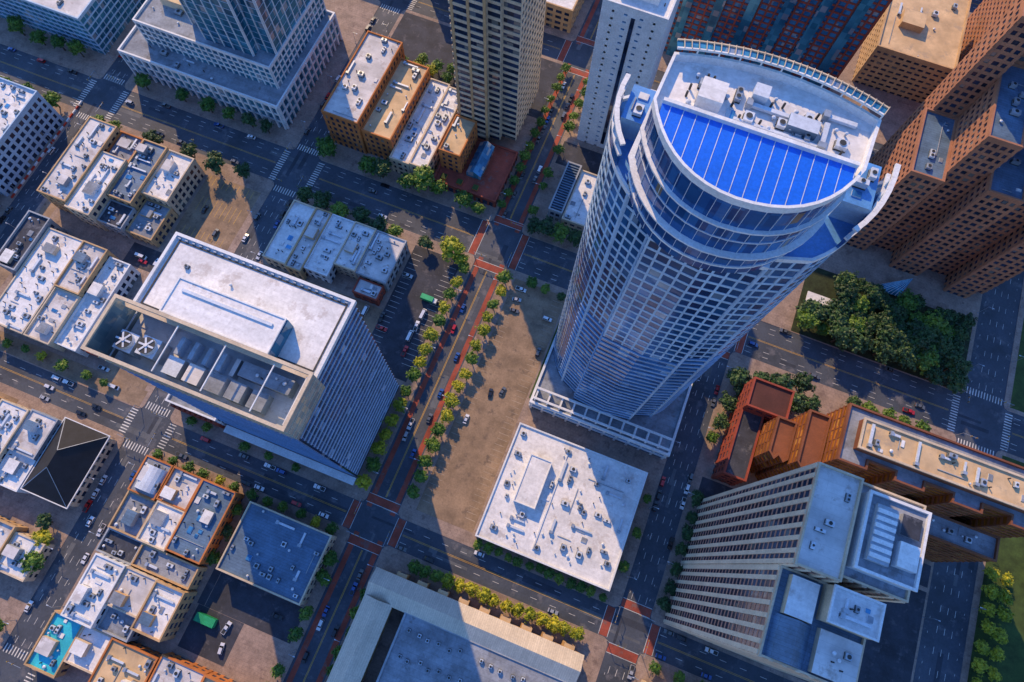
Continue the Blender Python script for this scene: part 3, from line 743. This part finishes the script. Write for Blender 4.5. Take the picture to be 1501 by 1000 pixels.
for i in range(6):tree(90+R.uniform(-6,8),234+i*6,6,'g')
for i in range(11):
    for j in range(5):
        if i<2 and j>1:continue
        tree(100+i*7.3+R.uniform(-2,2),161+j*7.6+R.uniform(-2,2),R.uniform(9.5,13),R.choice('dddg'))
for i in range(9):tree(207,14+i*8,6.5,'y');tree(213,12+i*8.3,6.5,'y')
for i in range(70):tree(R.uniform(222,318),R.uniform(-100,135),R.uniform(8,14),R.choice('ddg'))
for i in range(6):tree(-150+i*9,231,8,R.choice('gy'));tree(-140+i*9,236,8,'g')
for i in range(5):tree(84+i*1,215+i*8,6,'d')
for i in range(6):tree(78+i*5,267,5,'g')
for i in range(9):tree(78+i*11,-13,6,'g')
# ------------------------------------------------------------------ vehicles
GLS=gmat("car_glass",(.01,.012,.018),(.02,.025,.03),metal=.2,blind=0)
TYRE=pmat("tyre_rubber",(.02,.02,.02));LAMP=pmat("car_lamp",(.7,.7,.65),.3);TAIL=pmat("tail_lamp",(.5,.02,.02),.4)
PAINT={}
for n_,c in {'white':(.80,.81,.84),'black':(.02,.02,.025),'silver':(.48,.50,.53),'grey':(.14,.15,.16),'red':(.55,.02,.02),'blue':(.03,.10,.34)}.items():
    m=pmat("car_paint_"+n_,c,.25,metal=.2,var=.03);m.node_tree.nodes["Principled BSDF"].inputs["Coat Weight"].default_value=.6;PAINT[n_]=m
def carmesh(kind,paint):
    M=MB("car_mesh");Wd=.92
    if kind=='sedan':body=[(-2.3,.35),(2.3,.35),(2.35,.75),(1.3,.95),(-1.6,.98),(-2.3,.9)];cab=[(-1.75,.96),(1.05,.94),(.35,1.45),(-1.15,1.45)]
    elif kind=='suv':body=[(-2.35,.4),(2.35,.4),(2.35,.95),(1.3,1.1),(-2.3,1.1)];cab=[(-2.25,1.08),(1.15,1.08),(.5,1.75),(-2.0,1.75)]
    elif kind=='pickup':body=[(-2.8,.45),(2.8,.45),(2.8,1.0),(1.6,1.15),(-2.8,1.15)];cab=[(-.7,1.13),(1.5,1.13),(.9,1.85),(-.5,1.85)];Wd=.98
    else:body=[(-2.9,.4),(2.9,.4),(2.9,1.1),(2.5,1.3),(-2.9,1.3)];cab=[(-2.88,1.28),(2.5,1.28),(1.8,2.35),(-2.85,2.35)];Wd=1.0
    def ext(prof,w0,wtop,side,mats):
        n=len(prof);zmx=max(p[1] for p in prof);zmn=min(p[1] for p in prof)
        def w(z):return w0+(wtop-w0)*(z-zmn)/(zmx-zmn)
        Lf=[(x,w(z),z) for x,z in prof];Rt=[(x,-w(z),z) for x,z in prof]
        M.face(Rt,side);M.face(Lf[::-1],side)
        for i in range(n):
            j=(i+1)%n;M.face([Rt[j],Rt[i],Lf[i],Lf[j]],mats[i])
    p=PAINT[paint]
    ext(body,Wd,Wd*.93,p,[p]*len(body));ext(cab,Wd*.9,Wd*.72,GLS,[p,GLS,p,GLS])
    xt=cab[2][0];xb=cab[3][0];zt=cab[2][1]
    M.box(xb+.05,xt-.05,-Wd*.74,Wd*.74,zt-.02,zt+.05,p)
    if kind=='pickup':M.box(-2.65,-.8,-.78,.78,1.15,1.17,DMET)
    for x in(body[0][0]*.62,body[1][0]*.62):
        for s in(-1,1):
            k=12;v0=len(M.v)
            for yy in(s*(Wd-.2),s*(Wd+.03)):M.v.extend([(x+.34*math.cos(i*2*math.pi/k),yy,.34+.34*math.sin(i*2*math.pi/k)) for i in range(k)])
            for i in range(k):
                j=(i+1)%k;M.f.append((v0+i,v0+j,v0+k+j,v0+k+i));M.mi.append(M.m(TYRE))
            M.f.append(tuple(range(v0+k,v0+2*k)));M.mi.append(M.m(TYRE))
    xf=body[1][0];xr=body[0][0]
    for s in(-1,1):
        M.box(xf-.02,xf+.06,s*.65-.16,s*.65+.16,.6,.75,LAMP);M.box(xr-.05,xr+.02,s*.65-.16,s*.65+.16,.7,.85,TAIL)
        M.box(cab[1][0]-.35,cab[1][0]-.15,s*(Wd+.08)-.09,s*(Wd+.08)+.09,cab[0][1],cab[0][1]+.14,p)
    me=bpy.data.meshes.new("car_mesh");me.from_pydata(M.v,[],M.f)
    for m in M.mats:me.materials.append(m)
    me.polygons.foreach_set("material_index",M.mi);return me
CM={}
def car(x,y,ang,kind=None,paint=None,z=.0,name="car"):
    kind=kind or R.choice(['sedan','sedan','suv','pickup']);paint=paint or R.choice(['white','white','black','silver','grey','grey','red','blue','black'])
    if (kind,paint) not in CM:CM[(kind,paint)]=carmesh(kind,paint)
    nm={'sedan':name,'suv':name,'pickup':"pickup_truck",'van':"delivery_van"}[kind]
    o=bpy.data.objects.new(nm,CM[(kind,paint)]);o.location=(x,y,z+.01);o.rotation_euler=(0,0,math.radians(ang));bpy.context.collection.objects.link(o)
def yrow(x,y0,y1,p,ang,step=6.4,**k):
    y=y0
    while y<y1:
        if R.random()<p:car(x+R.uniform(-.2,.2),y+R.uniform(-.5,.5),ang,**k)
        y+=step
def xrow(y,x0,x1,p,ang,step=6.6,**k):
    x=x0
    while x<x1:
        if R.random()<p:car(x+R.uniform(-.5,.5),y+R.uniform(-.2,.2),ang,**k)
        x+=step
for (y0,y1) in((12,130),(-102,-18),(165,262)):
    yrow(-54.4,y0,y1,.3,90);yrow(-61.4,y0,y1,.25,-90)
    yrow(-180.8,y0,y1,.25,90);yrow(-169.3,y0,y1,.25,-90);yrow(-176,y0,y1,.08,90,13)
    yrow(58.3,y0,y1,.25,90);yrow(69.8,y0,y1,.3,-90);yrow(63,y0,y1,.1,90,13)
    yrow(-301.5,y0,y1,.3,90);yrow(190,y0,y1,.06,-90,13);yrow(198,y0,y1,.06,90,13)
for (x0,x1) in((-280,-190),(-160,-75),(-42,50),(80,178),(-360,-310)):
    xrow(1.7,x0,x1,.22,180);xrow(-8.7,x0,x1,.3,0);xrow(-3.5,x0,x1,.05,0,13)
    xrow(139.3,x0,x1,.13,0);xrow(156.6,x0,x1,.13,180);xrow(144,x0,x1,.05,0,14);xrow(151,x0,x1,.05,180,14)
for y in(74.2,82.6,91,94,99.4,105,113.4):car(-94.5,y,0,z=.155,name="parked_car") if R.random()<.3 else 0
for (x,y,a,k,p) in((-80,84,90,'van','white'),(-79,90,95,'pickup','white'),(-78.6,97,88,'van','white'),(-79,76,90,'pickup','red'),(-20,118,0,'suv','white'),(-38,122,10,'sedan','silver'),(-37,116,5,'sedan','grey'),(-38,128,0,'pickup','white'),
  (-32,72,100,'sedan','black'),(-27,75,80,'sedan','grey'),(-38,56,90,'sedan','white'),(-18,100,90,'suv','grey'),(-106,88,90,'van','white'),(-109,84,90,'van','white'),(-97,88,90,'pickup','black'),(-150,66.5,90,'suv','red'),(-140,66.5,90,'sedan','white'),
  (-200,8,0,'van','white'),(-209,14,0,'pickup','silver'),(-208,108,90,'sedan','black'),(-196,98,90,'suv','grey'),(-224,72,0,'van','white'),(-215,72,90,'suv','white'),(-222,70,0,'sedan','red'),(-98,-66,80,'pickup','white'),(-96,-74,100,'suv','white'),(-80,-54,0,'sedan','black')):
    car(x,y,a,k,p,z=.165,name="parked_car")
N=MB("green_box_truck");N.box(-83,-76.5,104,106.6,.9,3.4,GREENM);N.box(-76.4,-74.6,104.1,106.5,.7,2.6,W_WHITE);N.box(-75.2,-74.5,104.3,106.3,1.7,2.4,GLS)
for x in(-81.5,-80.3,-75.6):
    for y in(104,106.3):N.box(x-.45,x+.45,y,y+.3,.16,1,TYRE)
N.make()
# ------------------------------------------------------------------ street furniture
def inst(name,M,places):
    me=None
    for (x,y,a) in places:
        if me is None:o=M.make();me=o.data;o.name=name
        else:o=bpy.data.objects.new(name,me);bpy.context.collection.objects.link(o)
        o.location=(x,y,.15);o.rotation_euler=(0,0,math.radians(a))
M=MB("street_lamp");M.cyl(0,0,.12,0,8.5,METAL,None,8,.08);M.box(0,2.2,-.06,.06,8.4,8.55,METAL,None,True);M.box(1.8,2.7,-.18,.18,8.3,8.45,LMET,None,True);M.cyl(0,0,.25,0,.5,W_GREY,None,8)
pl=[]
for (a,b) in VR:
    if abs(a)>320:continue
    for (y0,y1) in ROWS[2:5]:
        y=y0+14
        while y<y1-10:pl.append((a-.8,y,0));pl.append((b+.8,y+12,180));y+=32
inst("street_lamp",M,pl)
M=MB("traffic_signal");M.cyl(0,0,.15,0,6.2,METAL,None,8,.1);M.box(0,7,-.07,.07,6,6.15,METAL,None,True)
for x in(4,6.5):M.box(x-.18,x+.18,-.15,.15,5.2,6.4,pmat("signal_yellow",(.5,.33,.04)),None,True);M.box(x-.12,x+.12,-.17,-.151,5.3,6.3,DMET)
pl=[]
for (a,b) in VR:
    for (c,d) in HR:
        if abs(a)>320 or abs(c)>200:continue
        pl+=[(a-.9,c-.9,0),(b+.9,d+.9,180),(b+.9,c-.9,90),(a-.9,d+.9,-90)]
inst("traffic_signal",M,pl)
N=MB("construction_barrier")
for i in range(22):N.box(-304.6,-304,76+i*3,78.6+i*3,.15,1.1,[pmat("barrier_red",(.5,.05,.03)),W_WHITE][i%2])
N.make()
# ------------------------------------------------------------------ camera, light
cam=bpy.data.cameras.new("camera");co=bpy.data.objects.new("camera",cam);bpy.context.collection.objects.link(co)
Xv=(0.9298,0.3551,-0.0968);Yv=(0.3673,-0.8792,0.3034);Zv=(0.0226,-0.3177,-0.9479)
right_=Vector((Xv[0],Yv[0],Zv[0])).normalized();fwd=Vector((Xv[2],Yv[2],Zv[2])).normalized()
up=right_.cross(fwd).normalized();right_=fwd.cross(up).normalized()
mt=Matrix((( right_.x,up.x,-fwd.x,0),(right_.y,up.y,-fwd.y,0),(right_.z,up.z,-fwd.z,315),(0,0,0,1)))
co.matrix_world=mt
cam.sensor_width=36;cam.lens=36*981.5/1501;cam.clip_end=12000;cam.clip_start=1
scene.camera=co
EL=33;SD=Vector((-.64,.77)).normalized()
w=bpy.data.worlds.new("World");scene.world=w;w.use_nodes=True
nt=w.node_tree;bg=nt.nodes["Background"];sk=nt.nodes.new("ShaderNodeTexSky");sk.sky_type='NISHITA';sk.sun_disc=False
sk.air_density=2.2;sk.dust_density=.3;sk.ozone_density=7
sk.sun_elevation=math.radians(EL);sk.sun_rotation=math.atan2(SD.x,SD.y)
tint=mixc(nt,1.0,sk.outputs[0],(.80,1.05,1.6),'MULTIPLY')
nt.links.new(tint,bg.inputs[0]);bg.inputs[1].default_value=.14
sl=bpy.data.lights.new("sun","SUN");sl.energy=5;sl.angle=math.radians(.5);sl.color=(1,.66,.30)
so=bpy.data.objects.new("sun",sl);bpy.context.collection.objects.link(so)
d=Vector((SD.x*math.cos(math.radians(EL)),SD.y*math.cos(math.radians(EL)),math.sin(math.radians(EL))))
so.rotation_euler=d.to_track_quat('Z','Y').to_euler()
scene.view_settings.view_transform='Standard';scene.view_settings.look='None';scene.view_settings.exposure=0
